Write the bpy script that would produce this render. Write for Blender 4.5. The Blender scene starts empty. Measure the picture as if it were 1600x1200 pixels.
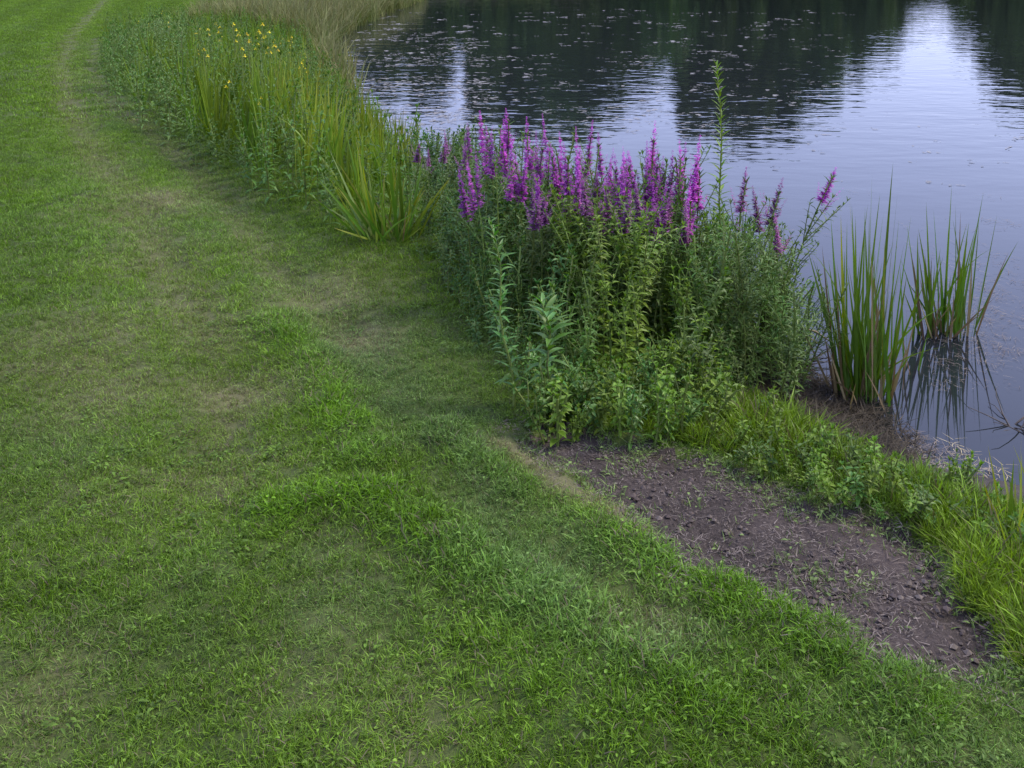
import bpy, math, random
import numpy as np
from mathutils import Vector, Matrix, Euler

random.seed(7); rng = np.random.default_rng(7)
scene = bpy.context.scene
C = scene.collection
R = math.radians

# ------------------------------------------------------------------ camera
# the picture is the lower part of an upright frame: gentle tilt, optical centre high in the picture
CAM_Z, PITCH, FPX, CV = 1.65, R(8.0), 1540.0, 133.0
cam_d = bpy.data.cameras.new('camera'); cam_d.sensor_width = 36.0; cam_d.lens = FPX / 1600 * 36
cam_d.shift_y = -(600 - CV) / 1600; cam_d.clip_start = 0.05; cam_d.clip_end = 2000
cam = bpy.data.objects.new('camera', cam_d); C.objects.link(cam)
cam.location = (0, 0, CAM_Z); cam.rotation_euler = (R(90) - PITCH, 0, 0)
scene.camera = cam

# ------------------------------------------------------------------ sky, sun, exposure
SUN_EL, SUN_AZ = R(52), R(75)          # azimuth measured from +Y towards +X
world = bpy.data.worlds.new('World'); scene.world = world; world.use_nodes = True
nt = world.node_tree; nt.nodes.clear()
sky = nt.nodes.new('ShaderNodeTexSky'); sky.sky_type = 'NISHITA'; sky.sun_disc = False
sky.sun_elevation = SUN_EL; sky.sun_rotation = SUN_AZ; sky.dust_density = 1.5; sky.air_density = 1.0; sky.ozone_density = 2.0
veil = nt.nodes.new('ShaderNodeMix'); veil.data_type = 'RGBA'
veil.inputs['Factor'].default_value = 0.62
veil.inputs['B'].default_value = (5.6, 6.1, 10.6, 1)     # thin even cloud veil
bg = nt.nodes.new('ShaderNodeBackground'); bg.inputs['Strength'].default_value = 0.092
wo = nt.nodes.new('ShaderNodeOutputWorld')
nt.links.new(sky.outputs[0], veil.inputs['A']); nt.links.new(veil.outputs['Result'], bg.inputs['Color'])
nt.links.new(bg.outputs[0], wo.inputs[0])
sun_d = bpy.data.lights.new('sun', 'SUN'); sun_d.energy = 1.5; sun_d.angle = R(18); sun_d.color = (1.0, 0.92, 0.74)
sun = bpy.data.objects.new('sun', sun_d); C.objects.link(sun)
sdir = Vector((math.sin(SUN_AZ) * math.cos(SUN_EL), math.cos(SUN_AZ) * math.cos(SUN_EL), math.sin(SUN_EL)))
sun.rotation_euler = sdir.to_track_quat('Z', 'Y').to_euler(); sun.location = (10, 5, 20)
vs = scene.view_settings; vs.view_transform = 'Standard'; vs.look = 'None'; vs.gamma = 1; vs.use_curve_mapping = False
vs.exposure = 1.35

# ------------------------------------------------------------------ geometry of the place
WZ = -0.35                              # pond level; the lawn lies near z = 0
def ray(u, v):
    a, b = (u - 800) / FPX, -(v - CV) / FPX
    return np.array([a, math.cos(PITCH) + b * math.sin(PITCH), -math.sin(PITCH) + b * math.cos(PITCH)])
def G(u, v, z=0.0):
    d = ray(u, v); t = (z - CAM_Z) / d[2]
    return (d[0] * t, d[1] * t)
def GL(pts, z=0.0): return np.array([G(u, v, z) for u, v in pts])

# value noise -------------------------------------------------------
def _hash(i, j, s):
    n = (i.astype(np.int64) * 374761393 + j.astype(np.int64) * 668265263 + s * 1442695) & 0x7fffffff
    n = ((n ^ (n >> 13)) * 1274126177) & 0x7fffffff
    return ((n ^ (n >> 16)) & 0xffff) / 65535.0
def vnoise(x, y, s=0):
    xi, yi = np.floor(x), np.floor(y); fx, fy = x - xi, y - yi
    fx = fx * fx * (3 - 2 * fx); fy = fy * fy * (3 - 2 * fy)
    a, b = _hash(xi, yi, s), _hash(xi + 1, yi, s); c, d = _hash(xi, yi + 1, s), _hash(xi + 1, yi + 1, s)
    return (a + (b - a) * fx) * (1 - fy) + (c + (d - c) * fx) * fy
def fbm(x, y, f=1.0, o=4, s=0):
    v, a, tot = 0.0, 1.0, 0.0
    for k in range(o):
        v = v + a * vnoise(x * f + 17.3 * k, y * f - 9.1 * k, s + k); tot += a; a *= 0.5; f *= 2.03
    return v / tot
def seg_dist(x, y, pts, closed=False):
    d = np.full(np.shape(x), 1e9); tt = np.zeros(np.shape(x)); n = len(pts)
    for i in range(n if closed else n - 1):
        ax, ay = pts[i]; bx, by = pts[(i + 1) % n]
        vx, vy = bx - ax, by - ay; L = vx * vx + vy * vy + 1e-12
        t = np.clip(((x - ax) * vx + (y - ay) * vy) / L, 0, 1)
        q = np.hypot(x - ax - t * vx, y - ay - t * vy)
        m = q < d; d = np.where(m, q, d); tt = np.where(m, (i + t) / max(1, n - 1), tt)
    return d, tt
def inside(x, y, pts):
    r = np.zeros(np.shape(x), bool); n = len(pts); j = n - 1
    for i in range(n):
        xi, yi = pts[i]; xj, yj = pts[j]
        c = ((yi > y) != (yj > y)) & (x < (xj - xi) * (y - yi) / (yj - yi + 1e-12) + xi)
        r ^= c; j = i
    return r
def sdf(x, y, pts):                     # > 0 inside
    d, _ = seg_dist(x, y, pts, True)
    return np.where(inside(x, y, pts), d, -d)
def sstep(a, b, x):
    t = np.clip((x - a) / (b - a), 0, 1); return t * t * (3 - 2 * t)

SHORE = GL([(1600, 765), (1530, 738), (1450, 718), (1385, 692), (1335, 655), (1270, 612), (1205, 578), (1150, 500), (1060, 440), (960, 395),
            (860, 345), (760, 300), (680, 258), (620, 218), (560, 172), (525, 125), (503, 88), (512, 66), (560, 38), (610, 18), (655, 2)], WZ)
POND = np.array([(60, -10), (20, -14), (7, -6), (4.6, -1.5), (3.4, 0.9), (2.5, 2.4)] + [tuple(p) for p in SHORE] +
                [(-4.5, 48), (0, 52), (12, 55), (32, 56), (56, 52), (80, 35), (80, 10)])
EARTH = GL([(785, 706), (870, 684), (960, 703), (1080, 728), (1180, 755), (1290, 812), (1425, 862), (1500, 930), (1585, 1035), (1570, 1090),
            (1390, 1078), (1260, 1022), (1150, 962), (1000, 865), (900, 797)], -0.06)
T1 = GL([(185, -25), (150, 15), (112, 55), (97, 105), (108, 165), (145, 235), (215, 320), (245, 390), (300, 480), (360, 590), (350, 720)])
T2 = GL([(150, 60), (143, 105), (165, 150), (230, 200), (300, 260), (360, 320), (420, 400), (480, 460), (570, 525)])
T3 = GL([(570, 525), (610, 600), (640, 680), (700, 760), (790, 840), (900, 930), (1000, 1000)])
T5 = GL([(790, 712), (860, 762), (930, 812), (1000, 858)], -0.03)
R1 = GL([(440, 500), (500, 570), (530, 650), (560, 715)])
R2 = GL([(430, 805), (520, 785), (590, 788), (650, 838), (760, 912), (880, 985), (1000, 1060), (1120, 1150)])
R3 = GL([(960, 840), (1100, 932), (1200, 990), (1300, 1032), (1390, 1100)])
R4 = GL([(690, 680), (750, 730), (800, 775)])
DRY = [((125, 535), .30, .62), ((228, 322), .33, .85), ((365, 592), .20, .75), ((350, 722), .22, .5), ((505, 455), .28, .55), ((560, 515), .18, .6),
       ((180, 600), .28, .4), ((130, 500), .24, .4), ((560, 880), .2, .15), ((480, 1060), .18, .2), ((640, 1130), .15, .2), ((300, 560), .2, .3),
       ((60, 1080), .15, .3), ((1010, 985), .10, .5), ((240, 760), .25, .25), ((430, 600), .2, .4), ((250, 400), .3, .35)]

def fields(x, y):
    """colour and height drivers of the lawn at ground points"""
    w = (fbm(x, y, 2.2, 3, 5) - .5) * .22
    d1, _ = seg_dist(x, y, T1); d2, _ = seg_dist(x, y, T2); d3, _ = seg_dist(x, y, T3); d5, _ = seg_dist(x, y, T5)
    n1 = fbm(x, y, 3.1, 4, 21); n2 = fbm(x, y, 0.8, 3, 40); n3 = fbm(x, y, 9, 3, 60)
    dry = .42 * np.exp(-((d1 + w * .5) / .17) ** 2) * sstep(.0, .6, n1 + .1)
    dry = np.maximum(dry, .36 * np.exp(-((d2 + w * .5) / .13) ** 2) * sstep(.0, .6, n1 + .1))
    for (u, v), r, a in DRY:
        cx, cy = G(u, v); rr = r
        dry = np.maximum(dry, a * np.exp(-(((x - cx) ** 2 + ((y - cy) * .8) ** 2) / rr ** 2)) * sstep(.2, .65, n1 + .12))
    edge = .95 * np.exp(-((d5 + w * .3) / .055) ** 2)
    dry = np.maximum(dry, edge * .9)
    dry = np.clip(dry * .9 + .03 * sstep(.6, .85, n1), 0, 1)
    cool = .8 * np.exp(-((d3 + w) / .2) ** 2) + .35 * np.exp(-((d2 + w - .05) / .22) ** 2)
    for (u, v), r, a in [((430, 940), .30, .6), ((560, 950), .2, .5), ((1530, 1150), .30, .7), ((60, 700), .3, .4), ((640, 560), .4, .4), ((1500, 1090), .25, .6)]:
        cx, cy = G(u, v); cool = np.maximum(cool, a * np.exp(-((x - cx) ** 2 + (y - cy) ** 2) / r ** 2))
    cool = np.clip(cool * sstep(.25, .6, n1 + .1) + .25 * sstep(.5, .75, fbm(x, y, 1.6, 3, 77)), 0, 1)
    lush = np.zeros(np.shape(x))
    for P, wd, a in ((R1, .11, .9), (R2, .10, 1.0), (R3, .12, 1.0), (R4, .08, .7)):
        d, t = seg_dist(x, y, P); lush = np.maximum(lush, a * np.exp(-((d + w * .4) / wd) ** 2) * sstep(.15, .5, n3 + .15))
    for (u, v), r, a in [((1050, 1080), .30, .7), ((850, 1050), .28, .6), ((1250, 1120), .2, .6), ((650, 880), .2, .6), ((150, 900), .4, .3), ((520, 1150), .3, .3), ((40, 330), 1.0, .35)]:
        cx, cy = G(u, v); lush = np.maximum(lush, a * np.exp(-((x - cx) ** 2 + (y - cy) ** 2) / r ** 2) * sstep(.25, .6, n1 + .1))
    mow = .5 + .5 * np.sin((d1 + (n2 - .5) * .3) * 2 * math.pi / 1.1)
    earth = sdf(x, y, EARTH) + (fbm(x, y, 5, 4, 90) - .5) * .26 + .02
    return dict(dry=dry, cool=cool, lush=lush, mow=mow, earth=earth, d1=d1, d2=d2, n1=n1, n3=n3)

def H(x, y, F=None):
    x = np.asarray(x, float); y = np.asarray(y, float)
    s = -sdf(x, y, POND) + (fbm(x, y, 2.5, 3, 3) - .5) * .16 * sstep(0, .05, np.hypot(x, y))
    land = WZ + .35 * sstep(-.05, 1.5, s) + .07 * sstep(0, .22, s) * (1 - sstep(.5, 1.5, s))
    bed = WZ + np.maximum(s * .45, -.7)
    z = np.where(s > 0, land, bed)
    near = 1 - sstep(10, 24, np.hypot(x, y))
    z = z + near * sstep(0, .5, s) * ((fbm(x, y, 1.1, 3, 11) - .5) * .09 + (fbm(x, y, 7, 3, 12) - .5) * .03)
    if F is None: F = fields(x, y)
    z = z - .035 * np.exp(-(F['d1'] / .16) ** 2) - .035 * np.exp(-(F['d2'] / .14) ** 2) + .04 * F['lush'] * near
    e = sstep(-.04, .05, F['earth'])
    z = z - e * .035 + e * (fbm(x, y, 22, 3, 33) - .5) * .03
    far = np.hypot(x, y)
    z = z + sstep(70, 200, far) * 3.0
    return z
def H1(x, y): return float(H(np.array([x]), np.array([y]))[0])
def hit(u, v):
    d = ray(u, v); ts = np.linspace(.8, 45, 3000); x, y, z = d[0] * ts, d[1] * ts, CAM_Z + d[2] * ts
    m = np.nonzero(z <= np.maximum(H(x, y), WZ))[0]; k = m[0] if len(m) else -1
    return float(x[k]), float(y[k]), float(z[k])
def project(x, y, z):
    zc = y * math.cos(PITCH) - (z - CAM_Z) * math.sin(PITCH)
    yc = y * math.sin(PITCH) + (z - CAM_Z) * math.cos(PITCH)
    return 800 + FPX * x / zc, CV - FPX * yc / zc

# ------------------------------------------------------------------ material helpers
def new_mat(name):
    m = bpy.data.materials.new(name); m.use_nodes = True; m.node_tree.nodes.clear(); return m
class NT:
    def __init__(s, m): s.t = m.node_tree
    def n(s, typ, **kw):
        o = s.t.nodes.new('ShaderNode' + typ)
        for k, v in kw.items(): setattr(o, k, v)
        return o
    def l(s, a, b): s.t.links.new(a, b)
    def attr(s, name, typ='GEOMETRY'): return s.n('Attribute', attribute_name=name, attribute_type=typ).outputs['Fac']
    def mix(s, f, a, b):
        m = s.n('Mix', data_type='RGBA')
        for k, v in (('Factor', f), ('A', a), ('B', b)):
            if hasattr(v, 'is_linked'): s.l(v, m.inputs[k])
            elif k == 'Factor': m.inputs[k].default_value = v
            else: m.inputs[k].default_value = (*v, 1)
        return m.outputs['Result']
    def math(s, op, a, b=0.0, clamp=False):
        m = s.n('Math', operation=op, use_clamp=clamp)
        for i, v in enumerate((a, b)):
            if hasattr(v, 'is_linked'): s.l(v, m.inputs[i])
            else: m.inputs[i].default_value = v
        return m.outputs[0]
    def noise(s, scale, detail=3, vec=None, rough=.55):
        o = s.n('TexNoise'); o.inputs['Scale'].default_value = scale; o.inputs['Detail'].default_value = detail; o.inputs['Roughness'].default_value = rough
        if vec is not None: s.l(vec, o.inputs['Vector'])
        return o.outputs['Fac']
    def ramp(s, f, lo, hi):
        m = s.n('MapRange'); m.inputs['From Min'].default_value = lo; m.inputs['From Max'].default_value = hi
        s.l(f, m.inputs['Value']); return m.outputs[0]
    def hsv(s, col, val=None, hue=None, sat=None):
        h = s.n('HueSaturation')
        for k, v in (('Value', val), ('Hue', hue), ('Saturation', sat)):
            if v is None: continue
            if hasattr(v, 'is_linked'): s.l(v, h.inputs[k])
            else: h.inputs[k].default_value = v
        s.l(col, h.inputs['Color']); return h.outputs[0]
    def leaf_out(s, col, rough=.5, trans=.3, spec=.35):
        p = s.n('BsdfPrincipled'); s.l(col, p.inputs['Base Color']); p.inputs['Roughness'].default_value = rough
        p.inputs['Specular IOR Level'].default_value = spec
        tr = s.n('BsdfTranslucent'); s.l(s.hsv(col, val=1.15, sat=1.15), tr.inputs['Color'])
        mx = s.n('MixShader'); mx.inputs[0].default_value = trans; s.l(p.outputs[0], mx.inputs[1]); s.l(tr.outputs[0], mx.inputs[2])
        o = s.n('OutputMaterial'); s.l(mx.outputs[0], o.inputs[0])

def leaf_mat(name, c1, c2, tipc=None, rough=.5, trans=.3, spec=.35):
    """tint (per leaf) blends c1..c2; h (0 root .. 1 tip) blends towards tipc; whole plants vary a little"""
    m = new_mat(name); t = NT(m)
    col = t.mix(t.attr('tint'), c1, c2)
    if tipc: col = t.mix(t.math('MULTIPLY', t.math('POWER', t.attr('h'), 3.0), .7), col, tipc)
    rnd = t.n('ObjectInfo').outputs['Random']
    pos = t.n('NewGeometry').outputs['Position']
    f = t.noise(14, 2, pos)
    col = t.hsv(col, val=t.math('ADD', t.math('MULTIPLY', rnd, .45), t.math('ADD', .55, t.math('MULTIPLY', f, .45))),
                hue=t.math('ADD', .487, t.math('MULTIPLY', rnd, .026)))
    t.leaf_out(col, rough, trans, spec); return m
def plain_mat(name, c1, c2, scale=20, rough=.8):
    m = new_mat(name); t = NT(m); pos = t.n('NewGeometry').outputs['Position']
    col = t.mix(t.ramp(t.noise(scale, 4, pos), .3, .7), c1, c2)
    p = t.n('BsdfPrincipled'); t.l(col, p.inputs['Base Color']); p.inputs['Roughness'].default_value = rough
    o = t.n('OutputMaterial'); t.l(p.outputs[0], o.inputs[0]); return m
def grass_mat(name, green, lushc, coolc, dryc, trans=.28):
    m = new_mat(name); t = NT(m)
    rnd = t.n('ObjectInfo').outputs['Random']
    dry, cool, lush, mow = (t.attr(k, 'INSTANCER') for k in ('dry', 'cool', 'lush', 'mow'))
    col = t.mix(lush, green, lushc); col = t.mix(t.math('MULTIPLY', cool, .8), col, coolc)
    tint = t.attr('tint')
    # single dead blades among the green, more of them where the sward is dry
    dead = t.math('GREATER_THAN', t.math('ADD', t.math('MULTIPLY', dry, .50), .03), tint)
    deadc = t.mix(rnd, dryc, tuple(c * .75 for c in dryc))
    col = t.mix(t.math('MULTIPLY', t.attr('h'), .3), col, t.hsv(col, val=1.25, hue=.485))
    col = t.mix(t.math('MULTIPLY', dry, .45), col, dryc)
    col = t.mix(dead, col, deadc)
    val = t.math('ADD', t.math('MULTIPLY', rnd, .5), .62)
    val = t.math('MULTIPLY', val, t.math('ADD', .90, t.math('MULTIPLY', mow, .2)))
    val = t.math('MULTIPLY', val, t.math('ADD', .45, t.math('MULTIPLY', tint, 1.05)))
    col = t.hsv(col, val=val)
    t.leaf_out(col, .5, trans, .22); return m

M = {}
M['lawn_grass'] = grass_mat('lawn_grass', (.124, .228, .016), (.120, .258, .010), (.155, .250, .080), (.42, .36, .20))
M['bank_grass'] = grass_mat('bank_grass', (.130, .235, .012), (.165, .275, .014), (.085, .18, .024), (.38, .34, .14))
M['iris_leaf'] = leaf_mat('iris_leaf', (0.056, 0.141, 0.016), (0.119, 0.203, 0.023), (0.150, 0.203, 0.026), .42, .3, .4)
M['iris_stand'] = leaf_mat('iris_stand', (.095, .190, .016), (.175, .265, .024), (0.172, 0.216, 0.027), .45, .3, .3)
M['iris_gold'] = leaf_mat('iris_gold', (0.119, 0.225, 0.019), (0.237, 0.281, 0.034), (0.344, 0.304, 0.042), .45, .3)
M['iris_dead'] = leaf_mat('iris_dead', (.15, .10, .055), (.26, .20, .10), None, .8, .15, .1)
M['weed_leaf'] = leaf_mat('weed_leaf', (.055, .130, .018), (.115, .205, .028), None, .5, .28)
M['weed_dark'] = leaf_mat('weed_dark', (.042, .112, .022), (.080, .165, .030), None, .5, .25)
M['weed_blue'] = leaf_mat('weed_blue', (.078, .165, .030), (.145, .245, .045), None, .5, .25)
M['weed_lime'] = leaf_mat('weed_lime', (.110, .215, .016), (.180, .275, .026), None, .5, .3)
M['weed_grey'] = leaf_mat('weed_grey', (.085, .155, .040), (.145, .205, .055), None, .55, .25)
M['rod_leaf'] = leaf_mat('rod_leaf', (0.065, 0.169, 0.026), (0.102, 0.220, 0.030), None, .45, .28, .45)
M['stem_green'] = leaf_mat('stem_green', (0.129, 0.192, 0.034), (0.162, 0.203, 0.042), None, .55, .1)
M['stem_red'] = leaf_mat('stem_red', (.16, .075, .055), (.14, .12, .05), None, .6, .05)
M['purple'] = leaf_mat('purple', (.34, .045, .38), (.66, .19, .64), None, .55, .35, .2)
M['mauve'] = leaf_mat('mauve', (.28, .09, .26), (.42, .18, .40), None, .6, .3, .2)
M['yellow'] = leaf_mat('yellow', (.72, .56, .03), (.85, .72, .08), None, .5, .35, .2)
M['straw'] = leaf_mat('straw', (.30, .23, .13), (.46, .38, .24), None, .8, .15, .15)
M['straw_grey'] = leaf_mat('straw_grey', (.13, .105, .09), (.30, .25, .20), None, .85, .1, .1)
M['litter'] = leaf_mat('litter', (.05, .042, .036), (.24, .20, .17), None, .85, .1, .1)
M['rot'] = leaf_mat('rot', (.018, .015, .011), (.075, .060, .040), None, .8, .05, .2)
M['clod'] = leaf_mat('clod', (.06, .048, .04), (.14, .112, .092), None, .95, 0.0, .1)
M['flake'] = leaf_mat('flake', (.14, .135, .13), (.28, .27, .25), None, .7, .05, .3)
M['reed'] = leaf_mat('reed', (.10, .15, .03), (.24, .23, .085), (.24, .21, .10), .6, .25, .2)
M['tree_leaf'] = leaf_mat('tree_leaf', (.045, .090, .020), (.085, .135, .030), None, .55, .3, .2)
M['fir_leaf'] = leaf_mat('fir_leaf', (.035, .070, .024), (.060, .10, .032), None, .6, .2, .2)
M['bark'] = plain_mat('bark', (.06, .045, .035), (.14, .11, .085), 6)
M['dead_wood'] = plain_mat('dead_wood', (.03, .024, .02), (.10, .08, .06), 20)

# ------------------------------------------------------------------ mesh builder
class MB:
    def __init__(s): s.v, s.f, s.t, s.h = [], [], [], []
    def add(s, verts, faces, tint, hs):
        o = len(s.v); s.v.extend(tuple(p) for p in verts); s.f.extend(tuple(i + o for i in f) for f in faces)
        s.t.extend([tint] * len(verts)); s.h.extend(hs)
    def leaf(s, o, d, L, W, droop=.3, fold=.25, n=3, tint=None, up=(0, 0, 1), prof=None, twist=0.0, wave=0.0):
        """a blade or leaf: n segments along an arc that droops, folded along its midrib"""
        d = Vector(d).normalized(); up = Vector(up); o = Vector(o)
        side = d.cross(up)
        if side.length < 1e-3: side = Vector((1, 0, 0))
        side.normalize()
        if twist: side = Matrix.Rotation(twist, 3, d) @ side
        tint = random.random() if tint is None else tint
        vs_, hs, p = [], [], o.copy(); step = L / n; dd = d.copy()
        for i in range(n + 1):
            t = i / n
            w = W * (prof(t) if prof else math.sin(math.pi * min(.999, .08 + .92 * t) ** .75))
            nn = side.cross(dd).normalized()
            off = Vector((0, 0, 0)) if not wave else side * (wave * math.sin(t * 5 + tint * 9))
            if i == n: vs_.append(p + off); hs.append(1)
            else:
                vs_ += [p + off - side * w * .5 + nn * w * fold, p + off, p + off + side * w * .5 + nn * w * fold]; hs += [t] * 3
            dd = (dd + Vector((0, 0, -1)) * droop / n).normalized(); p = p + dd * step
        fs = []
        for i in range(n - 1):
            a = i * 3; fs += [(a, a + 1, a + 4, a + 3), (a + 1, a + 2, a + 5, a + 4)]
        a = (n - 1) * 3; e = n * 3; fs += [(a, a + 1, e), (a + 1, a + 2, e)]
        s.add(vs_, fs, tint, hs)
    def blade(s, o, d, L, W, droop, n=3, tint=None, side=None):
        """flat grass blade, two verts across"""
        d = Vector(d).normalized(); o = Vector(o); tint = random.random() if tint is None else tint
        if side is None:
            a = random.uniform(0, 6.283); side = Vector((math.cos(a), math.sin(a), 0))
        vs_, hs, p, dd = [], [], o.copy(), d.copy()
        hd = Vector((d.x, d.y, 0)); hd = hd.normalized() if hd.length > 1e-3 else Vector((side.y, -side.x, 0))
        for i in range(n):
            t = i / n; w = W * (1 - t * .55)
            vs_ += [p - side * w * .5, p + side * w * .5]; hs += [t, t]
            dd = (dd + (hd * .6 + Vector((0, 0, -1))) * droop / n).normalized(); p = p + dd * (L / n)
        vs_.append(p); hs.append(1)
        fs = [(2 * i, 2 * i + 1, 2 * i + 3, 2 * i + 2) for i in range(n - 1)] + [(2 * n - 2, 2 * n - 1, 2 * n)]
        s.add(vs_, fs, tint, hs)
    def tube(s, pts, rads, k=5, tint=.5):
        pts = [Vector(p) for p in pts]; vs_, hs = [], []
        for i, p in enumerate(pts):
            d = (pts[min(i + 1, len(pts) - 1)] - pts[max(i - 1, 0)]).normalized()
            a = d.cross(Vector((.31, .95, .05))).normalized(); b = d.cross(a)
            for j in range(k):
                q = 2 * math.pi * j / k; vs_.append(p + (a * math.cos(q) + b * math.sin(q)) * rads[i]); hs.append(i / max(1, len(pts) - 1))
        fs = [(i * k + j, i * k + (j + 1) % k, (i + 1) * k + (j + 1) % k, (i + 1) * k + j) for i in range(len(pts) - 1) for j in range(k)]
        fs.append(tuple(range((len(pts) - 1) * k, len(pts) * k))); s.add(vs_, fs, tint, hs)
    def mesh(s, name, mat, smooth=False):
        me = bpy.data.meshes.new(name); me.from_pydata(s.v, [], s.f)
        for k, arr in (('tint', s.t), ('h', s.h)):
            a = me.attributes.new(k, 'FLOAT', 'POINT'); a.data.foreach_set('value', np.array(arr, np.float32))
        me.materials.append(mat)
        if smooth: me.polygons.foreach_set('use_smooth', [True] * len(me.polygons))
        me.update(); return me
def link(name, me, parent=None, loc=None, rot=None, kind=None):
    o = bpy.data.objects.new(name, me); C.objects.link(o)
    if parent is not None: o.parent = parent
    if loc is not None: o.location = loc
    if rot is not None: o.rotation_euler = rot
    if kind: o['kind'] = kind
    return o
def thing(name, label, cat, loc=(0, 0, 0), rz=0.0, group=None, scale=1.0, tilt=(0, 0)):
    o = bpy.data.objects.new(name, None); C.objects.link(o); o.empty_display_size = .05
    o.location = loc; o.rotation_euler = (tilt[0], tilt[1], rz); o.scale = (scale,) * 3 if not hasattr(scale, '__len__') else scale
    o['label'] = label; o['category'] = cat
    if group: o['group'] = group
    return o
def stuff(o, label, cat, kind='stuff'):
    o['kind'] = kind; o['label'] = label; o['category'] = cat; return o

# ------------------------------------------------------------------ ground sheets
def axis(fine0, fine1, step, lo, hi, g):
    a = list(np.arange(fine0, fine1, step)); s = step; x = a[-1]
    while x < hi: s *= g; x += s; a.append(x)
    s = step; x = a[0]
    while x > lo: s *= g; x -= s; a.insert(0, x)
    return np.array(a)
gx = axis(-2.6, 2.9, .035, -320, 320, 1.045); gy = axis(1.1, 6.6, .035, -120, 420, 1.03)
X, Y = np.meshgrid(gx, gy); F = fields(X, Y); Z = H(X, Y, F); S = -sdf(X, Y, POND)
nx, ny = len(gx), len(gy)
idx = np.arange(nx * ny).reshape(ny, nx)
quads = np.stack([idx[:-1, :-1], idx[:-1, 1:], idx[1:, 1:], idx[1:, :-1]], -1).reshape(-1, 4)
def fmean(A): return .25 * (A[:-1, :-1] + A[:-1, 1:] + A[1:, 1:] + A[1:, :-1]).ravel()
fs_, fe = fmean(S), fmean(F['earth'])
region = np.where(fs_ < -.02, 3, np.where(fe > 0, 1, np.where((fs_ < .5) & (fe < -.1), 2, 0)))
P3 = np.stack([X.ravel(), Y.ravel(), Z.ravel()], -1)
def sub_mesh(name, sel, mat):
    q = quads[sel]; used = np.unique(q); re = np.full(nx * ny, -1); re[used] = np.arange(len(used))
    me = bpy.data.meshes.new(name); me.vertices.add(len(used)); me.vertices.foreach_set('co', P3[used].ravel().astype(np.float32))
    qq = re[q].ravel(); me.loops.add(len(qq)); me.loops.foreach_set('vertex_index', qq.astype(np.int32))
    me.polygons.add(len(q)); me.polygons.foreach_set('loop_start', np.arange(0, len(qq), 4, dtype=np.int32))
    me.polygons.foreach_set('use_smooth', np.ones(len(q), bool))
    for k in ('dry', 'earth', 'cool', 'lush'):
        a = me.attributes.new(k, 'FLOAT', 'POINT'); a.data.foreach_set('value', F[k].ravel()[used].astype(np.float32))
    me.update(calc_edges=True); me.validate(); me.materials.append(mat)
    o = bpy.data.objects.new(name, me); C.objects.link(o); o['kind'] = 'structure'; return o
def ground_mat(name, kind):
    m = new_mat(name); t = NT(m); pos = t.n('NewGeometry').outputs['Position']
    n1, n2, n3 = t.noise(2.5, 4, pos), t.noise(60, 5, pos), t.noise(220, 3, pos)
    if kind == 'lawn':
        col = t.mix(t.ramp(n2, .3, .7), (.026, .042, .009), (.060, .090, .016))
        col = t.mix(t.math('MULTIPLY', t.ramp(n1, .35, .7), .4), col, (.11, .14, .035))
        col = t.mix(t.math('MULTIPLY', t.attr('dry'), .65, True), col, t.mix(t.ramp(n3, .3, .7), (.15, .115, .07), (.27, .215, .13)))
    elif kind == 'earth':
        col = t.mix(t.ramp(n2, .3, .72), (.022, .017, .014), (.060, .047, .040))
        col = t.mix(t.math('MULTIPLY', t.ramp(n1, .45, .7), .6), col, (.095, .074, .066))
        col = t.mix(t.math('MULTIPLY', t.ramp(n3, .58, .72), .6), col, (.19, .155, .12))
    else:
        col = t.mix(t.ramp(n2, .3, .7), (.022, .017, .014), (.060, .048, .036))
    p = t.n('BsdfPrincipled'); t.l(col, p.inputs['Base Color']); p.inputs['Roughness'].default_value = .9 if kind != 'mud' else .6
    p.inputs['Specular IOR Level'].default_value = .2
    b = t.n('Bump'); b.inputs['Strength'].default_value = .8; b.inputs['Distance'].default_value = .012
    t.l(t.math('ADD', n2, t.math('MULTIPLY', n3, .4)), b.inputs['Height']); t.l(b.outputs[0], p.inputs['Normal'])
    o = t.n('OutputMaterial'); t.l(p.outputs[0], o.inputs[0]); return m
lawn = sub_mesh('lawn', region == 0, ground_mat('lawn_soil', 'lawn')); lawn['label'] = 'mown green lawn with worn wheel tracks beside the pond'
earth = sub_mesh('bare_earth_path', region == 1, ground_mat('bare_earth', 'earth')); earth['label'] = 'strip of bare purplish brown earth worn into the grass'
bank = sub_mesh('bank_ground', region == 2, ground_mat('bank_mud', 'mud')); bank['label'] = 'dark muddy shore sloping down to the pond'
bed = sub_mesh('pond_bed_ground', region == 3, ground_mat('pond_mud', 'mud'))

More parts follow.
